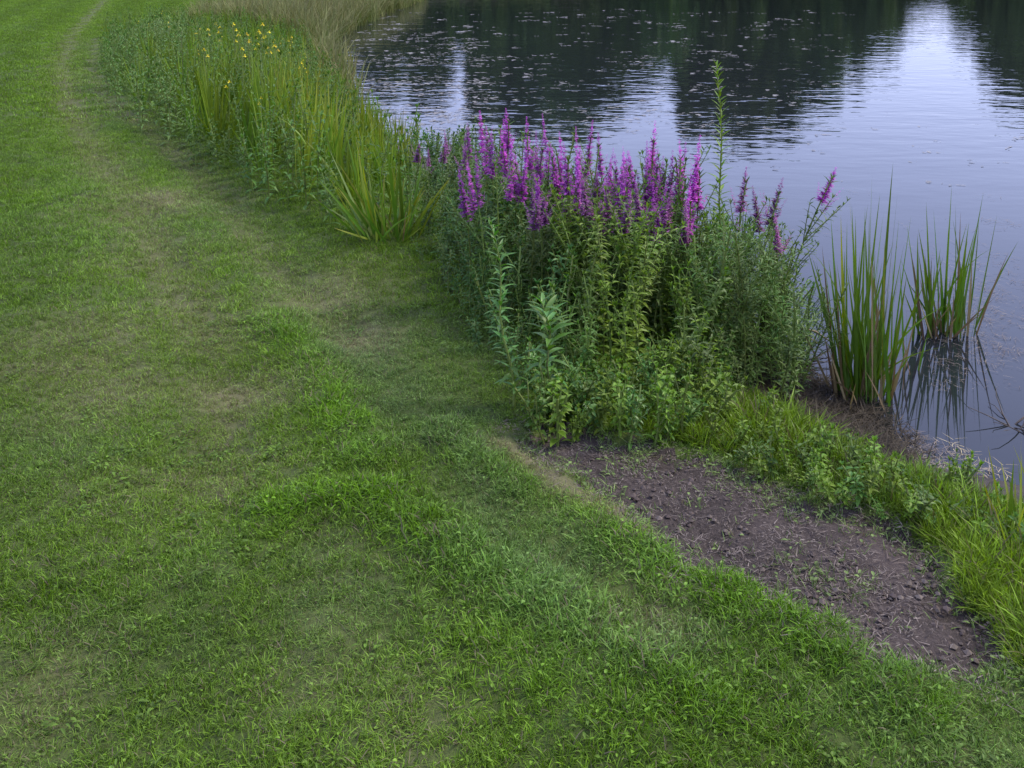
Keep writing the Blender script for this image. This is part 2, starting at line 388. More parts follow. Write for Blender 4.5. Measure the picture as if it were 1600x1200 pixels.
# ------------------------------------------------------------------ water
def water_mat():
    m = new_mat('pond_water'); t = NT(m); pos = t.n('NewGeometry').outputs['Position']
    mp = t.n('Mapping'); mp.inputs['Scale'].default_value = (.8, 1.5, 1); t.l(pos, mp.inputs['Vector'])
    v = mp.outputs[0]
    fine, mid, big = t.noise(4.5, 2, v), t.noise(1.5, 2, v), t.noise(.10, 2, pos)
    sep = t.n('SeparateXYZ'); t.l(pos, sep.inputs[0])
    # the breeze reaches the far water; the corner under the bank is calm
    far = t.ramp(sep.outputs['Y'], 5.5, 14)
    calm = t.math('MULTIPLY', far, t.math('ADD', .35, t.math('MULTIPLY', t.ramp(big, .35, .65), .65)))
    hgt = t.math('ADD', t.math('MULTIPLY', fine, .35), mid)
    b = t.n('Bump'); b.inputs['Distance'].default_value = .05
    t.l(t.math('ADD', .01, t.math('MULTIPLY', calm, .30)), b.inputs['Strength']); t.l(hgt, b.inputs['Height'])
    p = t.n('BsdfPrincipled'); p.inputs['Base Color'].default_value = (.013, .016, .018, 1)
    p.inputs['Roughness'].default_value = .03; p.inputs['IOR'].default_value = 1.37
    t.l(b.outputs[0], p.inputs['Normal'])
    o = t.n('OutputMaterial'); t.l(p.outputs[0], o.inputs[0]); return m
me = bpy.data.meshes.new('pond_water')
xs = [-9, 0, 10, 30, 90]; ys = [-20, 0, 5, 15, 30, 62]
me.from_pydata([(x, y, WZ) for y in ys for x in xs], [], [(j * 5 + i, j * 5 + i + 1, j * 5 + i + 6, j * 5 + i + 5) for j in range(5) for i in range(4)])
me.materials.append(water_mat()); water = link('pond_water', me, kind='structure'); water['label'] = 'still pond water reflecting lavender sky and dark trees'

# ------------------------------------------------------------------ scattering with geometry nodes
def scatter(name, pts, rot, scl, pick, protos, attrs, label, cat, parent=None):
    col = bpy.data.collections.new(name + '_sources')
    for k, mme in enumerate(protos):
        o = bpy.data.objects.new('%s_source_%02d' % (name, k), mme); col.objects.link(o)
    me = bpy.data.meshes.new(name); n = len(pts); me.vertices.add(n); me.vertices.foreach_set('co', np.asarray(pts, np.float32).ravel())
    a = me.attributes.new('rot', 'FLOAT_VECTOR', 'POINT'); a.data.foreach_set('vector', np.asarray(rot, np.float32).ravel())
    a = me.attributes.new('scl', 'FLOAT', 'POINT'); a.data.foreach_set('value', np.asarray(scl, np.float32))
    a = me.attributes.new('pick', 'INT', 'POINT'); a.data.foreach_set('value', np.asarray(pick, np.int32))
    for k, arr in attrs.items():
        a = me.attributes.new(k, 'FLOAT', 'POINT'); a.data.foreach_set('value', np.asarray(arr, np.float32))
    ng = bpy.data.node_groups.new(name, 'GeometryNodeTree')
    ng.interface.new_socket('Geometry', in_out='INPUT', socket_type='NodeSocketGeometry')
    ng.interface.new_socket('Geometry', in_out='OUTPUT', socket_type='NodeSocketGeometry')
    gi, go = ng.nodes.new('NodeGroupInput'), ng.nodes.new('NodeGroupOutput')
    ci = ng.nodes.new('GeometryNodeCollectionInfo'); ci.inputs['Collection'].default_value = col
    ci.inputs['Separate Children'].default_value = True; ci.inputs['Reset Children'].default_value = True
    ip = ng.nodes.new('GeometryNodeInstanceOnPoints'); ip.inputs['Pick Instance'].default_value = True
    def na(nm, ty):
        q = ng.nodes.new('GeometryNodeInputNamedAttribute'); q.data_type = ty; q.inputs['Name'].default_value = nm
        return [s for s in q.outputs if s.enabled and s.name == 'Attribute'][0]
    L = ng.links.new
    L(gi.outputs[0], ip.inputs['Points']); L(ci.outputs[0], ip.inputs['Instance'])
    L(na('pick', 'INT'), ip.inputs['Instance Index']); L(na('rot', 'FLOAT_VECTOR'), ip.inputs['Rotation']); L(na('scl', 'FLOAT'), ip.inputs['Scale'])
    L(ip.outputs[0], go.inputs[0])
    o = link(name, me, parent); o.modifiers.new('scatter', 'NODES').node_group = ng
    return stuff(o, label, cat)

def tuft(n, r, lo, hi, w, lean, droop, mat, seg=3, broad=0):
    b = MB()
    for i in range(n):
        a = random.uniform(0, 6.283); q = r * math.sqrt(random.random()); ln = random.gauss(0, lean)
        a2 = random.uniform(0, 6.283)
        b.blade((math.cos(a) * q, math.sin(a) * q, -.006), (math.sin(ln) * math.cos(a2), math.sin(ln) * math.sin(a2), math.cos(ln)),
                random.uniform(lo, hi), w * random.uniform(.7, 1.25), random.uniform(.2, 1) * droop, seg)
    for i in range(broad):
        a = random.uniform(0, 6.283); q = r * math.sqrt(random.random()) * .8; el = random.uniform(.1, .7)
        b.leaf((math.cos(a) * q, math.sin(a) * q, random.uniform(.005, .02)), (math.cos(a), math.sin(a), el), random.uniform(.012, .020), random.uniform(.006, .010), .8, .15, 3, random.uniform(.2, .7))
    return b.mesh('tuft', mat)
def sample(xr, yr, n):
    return rng.uniform(xr[0], xr[1], n), rng.uniform(yr[0], yr[1], n)
def in_view(x, y, z, pad):
    u, v = project(x, y, z); zc = y * math.cos(PITCH) - (z - CAM_Z) * math.sin(PITCH)
    return (zc > .2) & (u > -pad) & (u < 1600 + pad) & (v > -pad) & (v < 1200 + pad)

NEARV = 12
protos = [tuft(24, .034, .026, .058, .0037, .70, 1.5, M['lawn_grass'], 3, broad=(1 if k % 4 == 0 else 0)) for k in range(NEARV)]
protos += [tuft(34, .060, .030, .060, .0052, .68, 1.3, M['lawn_grass'], 2) for k in range(NEARV)]
protos += [tuft(60, .16, .034, .070, .0110, .6, .9, M['lawn_grass'], 2) for k in range(NEARV)]
pts, att, pick, scl, rot = [], [], [], [], []
for lod, (y0, y1, xr, dens) in enumerate(((1.0, 4.3, (-3.2, 3.2), 2900), (4.3, 9.5, (-7.5, 1.2), 1050), (9.5, 40, (-26, 1), 130))):
    n = int((y1 - y0) * (xr[1] - xr[0]) * dens); x, y = sample(xr, (y0, y1), n)
    m = in_view(x, y, 0 * x, 330); x, y = x[m], y[m]
    f = fields(x, y); s = -sdf(x, y, POND)
    keep = (s > .45) & (f['earth'] < .02) & (rng.random(len(x)) < (1 - .22 * f['dry']) * (1 - .75 * sstep(-.10, .02, f['earth'])))
    x, y = x[keep], y[keep]; f = {k: v[keep] for k, v in f.items()}; z = H(x, y, f)
    pts.append(np.stack([x, y, z], -1)); att.append(f); pick.append(rng.integers(0, NEARV, len(x)) + lod * NEARV)
    hgt = (.60 + .36 * f['lush'] - .12 * f['dry'] - .08 * f['cool'] + .25 * (f['n3'] - .5)) * rng.uniform(.75, 1.25, len(x))
    scl.append(np.maximum(hgt, .5)); rot.append(np.stack([rng.normal(0, .12, len(x)), rng.normal(0, .12, len(x)), rng.uniform(0, 6.283, len(x))], -1))
ATT = ('dry', 'cool', 'lush', 'mow')
def cat_att(att): return {k: np.concatenate([a[k] for a in att]) for k in ATT}
scatter('lawn_grass', np.concatenate(pts), np.concatenate(rot), np.concatenate(scl), np.concatenate(pick), protos, cat_att(att),
        'short mown green grass covering the lawn', 'grass')
print('lawn tufts', sum(len(p) for p in pts))

def rosette():
    b = MB()
    for i in range(random.randint(9, 16)):
        a = random.uniform(0, 6.283); q = .035 * math.sqrt(random.random()); e = random.uniform(.15, .8); a2 = a + random.uniform(-1, 1)
        b.leaf((math.cos(a) * q, math.sin(a) * q, random.uniform(.004, .025)), (math.cos(a2), math.sin(a2), e), random.uniform(.012, .026), random.uniform(.006, .011), .9, .15, 3, random.random() * .5 + .12)
    return b.mesh('rosette', M['lawn_grass'])
n = 9000; x, y = sample((-2.6, 2.4), (1.2, 4.6), n); f = fields(x, y); s = -sdf(x, y, POND); dn = fbm(x, y, 2.4, 4, 161)
keep = (s > .5) & (f['earth'] < -.03) & in_view(x, y, 0 * x, 200) & (rng.random(n) < .02 + .30 * sstep(.52, .66, dn)); x, y = x[keep], y[keep]; f = {k: v[keep] for k, v in f.items()}
f['dry'] = f['dry'] * 0; f['cool'] = np.clip(f['cool'] * .4 + .12, 0, 1)
scatter('lawn_weeds', np.stack([x, y, H(x, y, f)], -1), np.stack([0 * x, 0 * x, rng.uniform(0, 6.283, len(x))], -1), rng.uniform(.55, .95, len(x)), rng.integers(0, 7, len(x)), [rosette() for k in range(7)],
        {k: f[k] for k in ATT}, 'patches of tiny broad leaved weeds mixed into the mown grass', 'weeds')

# longer grass on the bank between the bare earth and the water -----
protos = [tuft(22, .045, .06, .15, .0050, .55, 1.2, M['bank_grass'], 4, broad=(5 if k % 2 else 0)) for k in range(10)]
n = 52000; x, y = sample((-.4, 3.0), (1.2, 5.4), n); s = -sdf(x, y, POND); f = fields(x, y)
dn = fbm(x, y, 4, 3, 101)
right = sdf(x, y, GL([(840, 690), (980, 672), (1110, 690), (1180, 620), (1260, 640), (1340, 690), (1420, 735), (1540, 765), (1700, 800), (1800, 1300), (1560, 1100), (1500, 930),
                      (1420, 856), (1300, 806), (1180, 748), (1080, 722), (960, 700)], -.12))
keep = (right > -.03 + .06 * (dn - .5)) & (f['earth'] < .01) & (s > -.01) & (rng.random(n) < sstep(-.05, .10, s) * (.45 + .55 * sstep(.3, .55, dn)))
x, y = x[keep], y[keep]; f = {k: v[keep] for k, v in f.items()}; s = s[keep]
f['lush'] = np.clip(fbm(x, y, 2.2, 3, 103) * 1.3 - .2 - .6 * sstep(1.6, 2.0, x), 0, 1); f['dry'] = np.clip(.7 * (1 - sstep(.0, .28, s)) + .08, 0, 1); f['cool'] = np.clip(.5 * sstep(.5, .7, fbm(x, y, 3, 2, 104)) + .9 * sstep(1.45, 1.8, x), 0, 1)
hh = (.5 + .8 * fbm(x, y, 3.0, 3, 105) - .32 * sstep(1.45, 1.8, x)) * (.6 + .4 * sstep(.02, .2, right[keep])) * rng.uniform(.7, 1.3, len(x))
scatter('bank_grass', np.stack([x, y, H(x, y)], -1), np.stack([rng.normal(0, .2, len(x)), rng.normal(0, .2, len(x)), rng.uniform(0, 6.283, len(x))], -1), hh,
        rng.integers(0, 10, len(x)), protos, {k: f[k] for k in ATT}, 'long bright green grass on the bank between bare earth and water', 'grass')
print('bank tufts', len(x))

# sparse blades and dry clippings on the bare earth ------------------
n = 20000; x, y = sample((-.2, 2.2), (1.4, 3.9), n); f = fields(x, y); dn = fbm(x, y, 5, 3, 111)
keep = (f['earth'] > -.01) & (rng.random(n) < .05 + .5 * sstep(.5, .68, dn) + .9 * (1 - sstep(0, .16, f['earth'])) ** 1.3)
x, y = x[keep], y[keep]; f = {k: v[keep] for k, v in f.items()}; f['dry'] = f['dry'] * 0 + .25; f['cool'] = f['cool'] * 0 + .7
protos = [tuft(6, .03, .02, .045, .003, .9, 1.0, M['lawn_grass'], 3, broad=(1 if k % 2 else 0)) for k in range(8)]
scatter('sparse_grass', np.stack([x, y, H(x, y)], -1), np.stack([0 * x, 0 * x, rng.uniform(0, 6.283, len(x))], -1), rng.uniform(.6, 1.2, len(x)), rng.integers(0, 8, len(x)),
        protos, {k: f[k] for k in ATT}, 'thin scattered grass sprouting through the bare earth', 'grass')
def clods(mat):
    b = MB()
    for i in range(9):
        a = random.uniform(0, 6.283); q = .05 * math.sqrt(random.random()); r_ = random.uniform(.002, .0075); c = Vector((math.cos(a) * q, math.sin(a) * q, r_ * .3))
        ring = [c + Vector((math.cos(6.283 * j / 5), math.sin(6.283 * j / 5), 0)) * r_ * random.uniform(.7, 1.3) + Vector((0, 0, random.uniform(-.2, .3) * r_)) for j in range(5)]
        b.add(ring + [c + Vector((0, 0, r_ * .8)), c - Vector((0, 0, r_))], [(j, (j + 1) % 5, 5) for j in range(5)] + [((j + 1) % 5, j, 6) for j in range(5)], random.random(), [0] * 7)
    return b.mesh('clods', mat)
def straw_patch(n, r, mat, lo=.015, hi=.05, w=.0022, lift=.08):
    b = MB()
    for i in range(n):
        a = random.uniform(0, 6.283); q = r * math.sqrt(random.random()); a2 = random.uniform(0, 6.283)
        b.blade((math.cos(a) * q, math.sin(a) * q, random.uniform(.002, .008)), (math.cos(a2), math.sin(a2), random.uniform(0, lift * 2)), random.uniform(lo, hi), w * random.uniform(.6, 1.4), random.uniform(0, .12), 3,
                side=Vector((-math.sin(a2), math.cos(a2), 0)))
    return b.mesh('straw', mat)
n = 7000; x, y = sample((-.3, 2.3), (1.3, 4.0), n); f = fields(x, y)
keep = (f['earth'] > -.05) & (rng.random(n) < .35 + .6 * fbm(x, y, 4, 3, 121)); x, y = x[keep], y[keep]
protos = [straw_patch(13, .045, M['litter'], .006, .026, .0016, .12) for k in range(8)] + [straw_patch(3, .045, M['straw_grey'], .01, .04, .0018) for k in range(1)]
scatter('dry_clippings_litter', np.stack([x, y, H(x, y) + .001], -1), np.stack([0 * x, 0 * x, rng.uniform(0, 6.283, len(x))], -1), rng.uniform(.6, 1.3, len(x)), rng.integers(0, 9, len(x)),
        protos, {}, 'dry grass clippings and straw strewn over the bare earth', 'litter')
n = 6000; x, y = sample((-.3, 2.3), (1.3, 4.0), n); f = fields(x, y); keep = (f['earth'] > .0) & (rng.random(n) < .55 * fbm(x, y, 3, 3, 151)); x, y = x[keep], y[keep]
scatter('soil_crumbs', np.stack([x, y, H(x, y)], -1), np.stack([0 * x, 0 * x, rng.uniform(0, 6.283, len(x))], -1), rng.uniform(.5, 1.5, len(x)), rng.integers(0, 5, len(x)),
        [clods(M['clod']) for k in range(5)], {}, 'small crumbs of dry soil on the bare earth', 'soil')

# washed up dead reeds along the near water line ---------------------
n = 5200; x, y = sample((.8, 3.0), (1.8, 5.6), n); s = -sdf(x, y, POND); dn = fbm(x, y, 5, 3, 131)
u, v = project(x, y, WZ + 0 * x)
keep = (s > -.16) & (s < .22) & (u > 1340) & (rng.random(n) < .95 * np.exp(-((u - 1460) / 70) ** 2)) & (rng.random(n) < .9 * sstep(.25, .5, dn))
x, y = x[keep], y[keep]; z = np.maximum(H(x, y), WZ) + .004
protos = [straw_patch(12, .05, M['straw'], .02, .06, .0022, .12) for k in range(2)] + [straw_patch(14, .05, M['straw_grey'], .02, .07, .0024, .14) for k in range(4)]
scatter('dead_reed_litter', np.stack([x, y, z], -1), np.stack([0 * x, 0 * x, rng.uniform(0, 6.283, len(x))], -1), rng.uniform(.6, 1.2, len(x)), rng.integers(0, 6, len(x)),
        protos, {}, 'pale dead reed stalks washed up along the water line', 'litter')

n = 6000; x, y = sample((.5, 2.4), (2.6, 6.0), n); s = -sdf(x, y, POND); u, v = project(x, y, WZ + 0 * x)
keep = (s > -.12) & (s < .3) & (u > 1130) & (u < 1420) & (v > 480); x, y = x[keep], y[keep]; z = np.maximum(H(x, y), WZ) + .004
protos = [straw_patch(14, .06, M['rot'], .03, .12, .004, .35) for k in range(6)]
scatter('dark_reed_litter', np.stack([x, y, z], -1), np.stack([0 * x, 0 * x, rng.uniform(0, 6.283, len(x))], -1), rng.uniform(.6, 1.3, len(x)), rng.integers(0, 6, len(x)),
        protos, {}, 'dark rotting reed litter on the mud by the near iris clump', 'litter')

# floating flakes, petals and weed on the pond ------------------------
def flake(mat, k):
    b = MB()
    for i in range(k):
        a = random.uniform(0, 6.283); q = .10 * math.sqrt(random.random()); r = random.uniform(.002, .009); m_ = random.randint(5, 7); ph = random.uniform(0, 6)
        el = random.uniform(1.4, 4)
        vs_ = [(math.cos(a) * q + r * el * math.cos(ph + 6.283 * j / m_) * random.uniform(.7, 1.2), math.sin(a) * q + r * math.sin(ph + 6.283 * j / m_) * random.uniform(.7, 1.2), random.uniform(.001, .004)) for j in range(m_)]
        b.add(vs_, [tuple(range(m_))], random.random(), [0] * m_)
    return b.mesh('flake', mat)
protos = [flake(M['flake'], 4) for k in range(6)] + [straw_patch(6, .12, M['straw_grey'], .02, .09, .0022, .01) for k in range(4)]
xs_, ys_ = [], []
for (ur, vr, n) in (((500, 760), (45, 230), 1000), ((560, 1330), (15, 215), 950), ((1390, 1620), (380, 650), 50), ((1100, 1600), (160, 420), 130), ((1450, 1640), (400, 610), 420)):
    for k in range(n):
        uu, vv = random.uniform(*ur), random.uniform(*vr); q = G(uu, vv, WZ); xs_.append(q[0]); ys_.append(q[1])
x, y = np.array(xs_), np.array(ys_); s = -sdf(x, y, POND); dn = fbm(x * .5, y, 1.5, 3, 141)
keep = (s < -.05) & (rng.random(len(x)) < sstep(.35, .6, dn) + .12); x, y = x[keep], y[keep]
scatter('floating_debris', np.stack([x, y, 0 * x + WZ + .003], -1), np.stack([0 * x, 0 * x, rng.normal(0, .35, len(x))], -1), rng.uniform(.4, 1.3, len(x)) * (.22 + .095 * y), np.where(y > 8, rng.integers(0, 6, len(x)), rng.integers(6, 10, len(x))),
        protos, {}, 'small pale flakes and plant scraps floating on the pond', 'debris')

# ------------------------------------------------------------------ plant builders
def stem_curve(h, lean, wob=.02, n=7):
    a = random.uniform(0, 6.283); pts = []
    for i in range(n):
        t = i / (n - 1)
        pts.append(Vector((math.cos(a) * lean * h * t * t + random.uniform(-wob, wob) * t * h * .3, math.sin(a) * lean * h * t * t + random.uniform(-wob, wob) * t * h * .3, h * t)))
    return pts
def along(pts, t):
    q = t * (len(pts) - 1); i = min(int(q), len(pts) - 2); return pts[i].lerp(pts[i + 1], q - i)
def leafy(h, L, W, gap, mat, smat, lean=.12, side=3, elev=.55, taper=.5, whorl=2, bottom=.08, nseg=3):
    """upright herb: main stem, some side shoots, opposite leaves"""
    sb, fb = MB(), MB()
    main = stem_curve(h, lean); sb.tube(main, [.0035 + .0015 * h * (1 - i / 6) for i in range(7)], 5)
    axes = [(main, bottom, 1.0)]
    for k in range(side):
        t0 = random.uniform(.25, .8); p0 = along(main, t0); a = random.uniform(0, 6.283); ll = h * random.uniform(.18, .34)
        d = Vector((math.cos(a) * .55, math.sin(a) * .55, .85)); br = [p0 + d * ll * q / 4 + Vector((0, 0, .03 * q * q / 16)) for q in range(5)]
        sb.tube(br, [.0022] * 4 + [.001], 4); axes.append((br, .15, .75))
    for pts, b0, sc in axes:
        ln = sum((pts[i + 1] - pts[i]).length for i in range(len(pts) - 1)); n = max(3, int(ln * (1 - b0) / gap)); ph = random.uniform(0, 6.283)
        for i in range(n):
            t = b0 + (1 - b0) * (i + random.random() * .5) / n; p = along(pts, t); ph += 1.57 + random.uniform(-.3, .3)
            sz = sc * (1 - taper * t) * random.uniform(.7, 1.2)
            for w in range(whorl):
                a = ph + 6.283 * w / whorl + random.uniform(-.3, .3); e = elev + .7 * t + random.uniform(-.25, .25)
                fb.leaf(p, (math.cos(a), math.sin(a), e), L * sz, W * sz * random.uniform(.8, 1.15), random.uniform(.5, 1.3), .22, nseg)
        for k in range(4):
            a = random.uniform(0, 6.283); fb.leaf(pts[-1], (math.cos(a) * .5, math.sin(a) * .5, 1), L * .5 * sc, W * .5 * sc, .3, .3, nseg)
    return dict(stem=sb.mesh('stem', smat), foliage=fb.mesh('foliage', mat), h=h)
def spike(b, p0, p1, r, n):
    d = p1 - p0
    for i in range(n):
        t = (i + random.random()) / n; p = p0 + d * t; rr = r * (1 - t) ** .6 * (.75 + .25 * math.sin(t * 40)) + .003; a = random.uniform(0, 6.283)
        if random.random() < .10 * (1 + t): continue
        b.leaf(p + Vector((math.cos(a), math.sin(a), 0)) * rr * .15, (math.cos(a), math.sin(a), random.uniform(.1, .9)), rr * random.uniform(.8, 1.3), rr * random.uniform(.45, .8), .4, .15, 2)
def loosestrife(h, spk, mat, fmat=None, bare=.0):
    p = leafy(h * (1 - spk * .35), .085, .019, .034, fmat or M['weed_leaf'], M['stem_green'], .08, 5, .6, .4, 2, .04)
    top = along(stem_curve(.01, 0), 0)
    fb = MB(); sb = p['stem']; zs = [v.co for v in sb.vertices]
    tip = max(zs, key=lambda c: c.z).copy(); base = Vector((tip.x * .6, tip.y * .6, tip.z - h * spk * .62)); end = Vector((tip.x + random.uniform(-.02, .02), tip.y + random.uniform(-.02, .02), h))
    spike(fb, base, end, random.uniform(.026, .033), 330)
    for k in range(random.randint(1, 4)):
        a = random.uniform(0, 6.283); q = base - Vector((0, 0, random.uniform(.0, .12))); e = q + Vector((math.cos(a) * .07, math.sin(a) * .07, random.uniform(.12, .24)))
        spike(fb, q.lerp(e, .3), e, .014, 55)
    p['flower_spike'] = fb.mesh('flower_spike', mat); p['h'] = h
    return p
def put(p, name, label, cat, loc, h, group=None, rz=None, tilt=(0, 0), kind_parts=('foliage',), labels=None):
    sc = h / p['h']; s2 = .5 * sc + .5 if .6 < sc < 1.5 else sc
    o = thing(name, label, cat, loc, random.uniform(0, 6.283) if rz is None else rz, group, (s2, s2, sc), tilt)
    for k, mme in p.items():
        if k == 'h': continue
        c = link(k, mme, o)
        if k in kind_parts: c['kind'] = 'stuff'
    return o

# ------------------------------------------------------------------ the flowering clump
BUSH = np.concatenate([GL([(655, 440), (700, 515), (745, 585), (790, 640), (850, 672), (960, 682), (1060, 688), (1130, 650), (1190, 600)], -.1),
                       GL([(1230, 540), (1180, 490), (1080, 440), (980, 395), (880, 345), (780, 305), (720, 275), (680, 300), (652, 370)], -.28)])
FRONT = GL([(652, 370), (655, 440), (700, 515), (745, 585), (790, 640), (850, 672), (960, 682), (1060, 688), (1130, 650), (1190, 600), (1230, 540)], -.12)
def topline(u):
    return np.interp(u, [640, 700, 760, 800, 850, 900, 1000, 1060, 1120, 1180, 1240, 1290], [335, 300, 275, 282, 295, 308, 330, 345, 342, 368, 415, 480])
weeds = {}
for k, mat in (('mid', 'weed_leaf'), ('dark', 'weed_dark'), ('lime', 'weed_lime'), ('grey', 'weed_grey')):
    weeds[k] = [leafy(hh, L, W, gap, M[mat], M['stem_green'], .15, sd, el, .4, 2)
                for hh, L, W, gap, sd, el in ((.35, .064, .023, .028, 5, .25), (.45, .068, .026, .030, 6, .25), (.6, .072, .022, .030, 8, .3), (.7, .076, .026, .031, 9, .3), (.85, .072, .020, .030, 9, .4), (.95, .065, .016, .028, 10, .5))]
W_LAB = {'mid': 'leafy mid green stem in the bush below the purple spikes', 'dark': 'dark green leafy stem on the shaded lawn side of the flowering bush',
         'lime': 'lime green leafy stem at the front of the flowering bush above the bank grass', 'grey': 'thin greyish stem with small narrow leaves on the pond side of the bush'}
nw = 0
bx0, by0 = BUSH.min(0); bx1, by1 = BUSH.max(0)
cand = rng.uniform((bx0, by0), (bx1, by1), (6000, 2)); ins = inside(cand[:, 0], cand[:, 1], BUSH); cand = cand[ins]
chosen = []
for cx, cy in cand:
    if len(chosen) >= 380: break
    if all((cx - a) ** 2 + (cy - b) ** 2 > .0036 for a, b in chosen): chosen.append((cx, cy))
ca = np.array(chosen); df, _ = seg_dist(ca[:, 0], ca[:, 1], FRONT); hz = H(ca[:, 0], ca[:, 1])
for (cx, cy), d, z in zip(chosen, df, hz):
    z = max(z, WZ - .05); h = (.15 + .82 * min(d / 1.0, 1) ** .9) * random.uniform(.8, 1.15)
    u, v = project(cx, cy, z)
    # keep the clump's outline: taller at the water side, sinking to the right
    for q in range(12):
        u2, v2 = project(cx, cy, z + h)
        if v2 < topline(u2) - 12: h *= .93
    if h < .14: continue
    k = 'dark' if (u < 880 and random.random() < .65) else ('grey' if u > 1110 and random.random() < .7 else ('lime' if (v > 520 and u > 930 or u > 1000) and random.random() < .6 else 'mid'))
    ps = weeds[k]; p = min(ps, key=lambda q: abs(q['h'] - h) + random.uniform(0, .12))
    lab, grp = W_LAB[k], 'leafy stems of the flowering bush: ' + k
    if k == 'mid':
        zone = 'on the side towards the iris tuft' if u < 860 else 'in the middle, under the row of spikes' if u < 1010 else 'under the crowded right cluster of spikes'
        lab = 'mid green leafy stem of the flowering bush ' + zone; grp += ', ' + zone
    put(p, dict(lime='lime_weed', grey='narrow_leaved_weed').get(k, 'leafy_weed'), lab, 'plant', (cx, cy, z - .01), h, grp, tilt=(random.gauss(0, .15), random.gauss(.03, .15))); nw += 1
print('bush weeds', nw)

loose = [loosestrife(h, s, M['purple']) for h, s in ((.95, .36), (1.0, .32), (1.05, .40), (1.1, .36), (1.0, .30), (1.12, .42))]
faded = [loosestrife(h, s, M['mauve'], M['weed_grey']) for h, s in ((.9, .25), (1.0, .28), (.8, .22))]
ORD = 'first second third fourth fifth sixth seventh eighth ninth tenth eleventh twelfth thirteenth fourteenth fifteenth sixteenth seventeenth eighteenth nineteenth twentieth'.split()
ORD += ['twenty-' + q for q in ORD[:9]] + ['thirtieth']
def stand2(u, v, y0, y1):
    """a plant rooted y0..y1 away whose tip lies on the sight line: base and height"""
    d = ray(u, v); y = random.uniform(y0, y1); t = y / d[1]; x = d[0] * t; g = max(H1(x, y), WZ - .05)
    return x, y, g, CAM_Z + d[2] * t - g
TIPS = [(735, 193, 'a'), (775, 168, 'a'), (790, 166, 'a'), (812, 183, 'a'), (830, 178, 'a'), (851, 200, 'a'), (875, 178, 'a'), (893, 208, 'a'), (912, 182, 'a'), (921, 192, 'a'),
        (945, 202, 'a'), (938, 225, 'a'), (868, 232, 'a'), (905, 255, 'a'), (962, 238, 'a'), (1000, 215, 'b'), (1019, 184, 'b'), (1031, 214, 'b'), (1045, 218, 'b'), (1063, 208, 'b'),
        (1083, 220, 'b'), (1091, 240, 'b'), (986, 232, 'b'), (845, 225, 'a'), (822, 215, 'a'), (785, 205, 'a'), (762, 200, 'a'), (1010, 245, 'b'), (978, 262, 'b'), (930, 262, 'a'), (800, 200, 'a'), (885, 245, 'a'), (1050, 255, 'b')]
TIPS.sort(); cnt = dict(a=0, b=0)
for u, v, g in TIPS:
    cnt[g] += 1; od = ORD[cnt[g] - 1]
    x, y, z, hh = stand2(u, v, *((4.5, 5.0) if u > 960 else (4.7, 5.6))); p = random.choice(loose)
    lab = (od + ' purple spike from the left in the long row against dark tree reflections' if g == 'a' else od + ' purple spike from the left in the crowded cluster against bright sky reflection')
    put(p, 'purple_loosestrife', lab, 'flower', (x, y, z), hh, 'purple flower spikes: ' + ('row' if g == 'a' else 'cluster'), tilt=(random.gauss(0, .025), random.gauss(0, .03)))
for k in range(44):
    u = random.uniform(735, 1095); v = float(np.interp(u, [735, 800, 900, 1000, 1095], [215, 205, 215, 225, 245])) + random.uniform(0, 55)
    x, y, z, hh = stand2(u, v, 4.3, 5.0); put(random.choice(loose), 'purple_loosestrife', 'shorter purple spike crowded in below the tallest spikes of the bush', 'flower', (x, y, z), hh, 'purple flower spikes: lower tier', tilt=(random.gauss(0, .03), random.gauss(0, .04)))
for k in range(26):
    u, v = random.uniform(800, 1090), random.uniform(270, 335); x, y, z, hh = stand2(u, v, 4.1, 4.8)
    put(random.choice(faded), 'faded_loosestrife', 'faded pinkish loosestrife spike among the leaves below the bright ones', 'flower', (x, y, z), hh, 'faded flower spikes low in the bush', tilt=(random.gauss(0, .05), random.gauss(0, .05)))
for u, v in ((645, 225), (668, 232), (690, 222), (700, 205), (715, 225), (725, 210)):
    x, y, z, hh = stand2(u, v, 5.2, 6.3)
    put(random.choice(faded), 'faded_loosestrife', 'thin pale mauve loosestrife spike between the iris tuft and the purple row', 'flower', (x, y, z), hh, 'pale spikes beside the iris tuft')
for u, v, lab in ((1150, 262, 'mauve loosestrife at the foot of the tall pale green spire'), (1176, 268, 'short mauve loosestrife just right of the tall pale green spire'),
                  (1207, 297, 'drooping purple loosestrife spike over the water between spire and irises'), (1222, 330, 'low pinkish loosestrife spike hanging over the water')):
    x, y, z, hh = stand2(u, v, 4.3, 4.7); put(random.choice(faded), 'faded_loosestrife', lab, 'flower', (x, y, z), hh, tilt=(0, .08))
# the lone leaning spike next to the water irises
bx, by, bz = hit(1165, 560); t = loosestrife(1.0, .2, M['purple'], M['weed_grey'])
o = put(t, 'purple_loosestrife', 'lone purple loosestrife spike leaning right towards the water irises', 'flower', (bx + .12, by + .25, H1(bx + .12, by + .25)), 1.0, rz=0, tilt=(-.12, .42))
# thin stems leaning over the water on the right of the bush
thin = [leafy(hh, .07, .014, .026, M['weed_grey' if k % 2 else 'weed_leaf'], M['stem_green'], .12, 6, .6, .35, 2, .05) for k, hh in enumerate((.55, .65, .75, .8))]
for k in range(60):
    u, v = random.uniform(1100, 1285), 0; v = float(topline(u)) + random.uniform(-25, 45); x, y, z, hh = stand2(u, v, 3.9, 4.6)
    put(random.choice(thin), 'slender_weed', 'slender narrow leaved stem leaning over the water right of the bush', 'plant', (x - .05, y, z), hh, 'slender stems over the water', tilt=(random.gauss(0, .14), random.uniform(-.05, .4)))

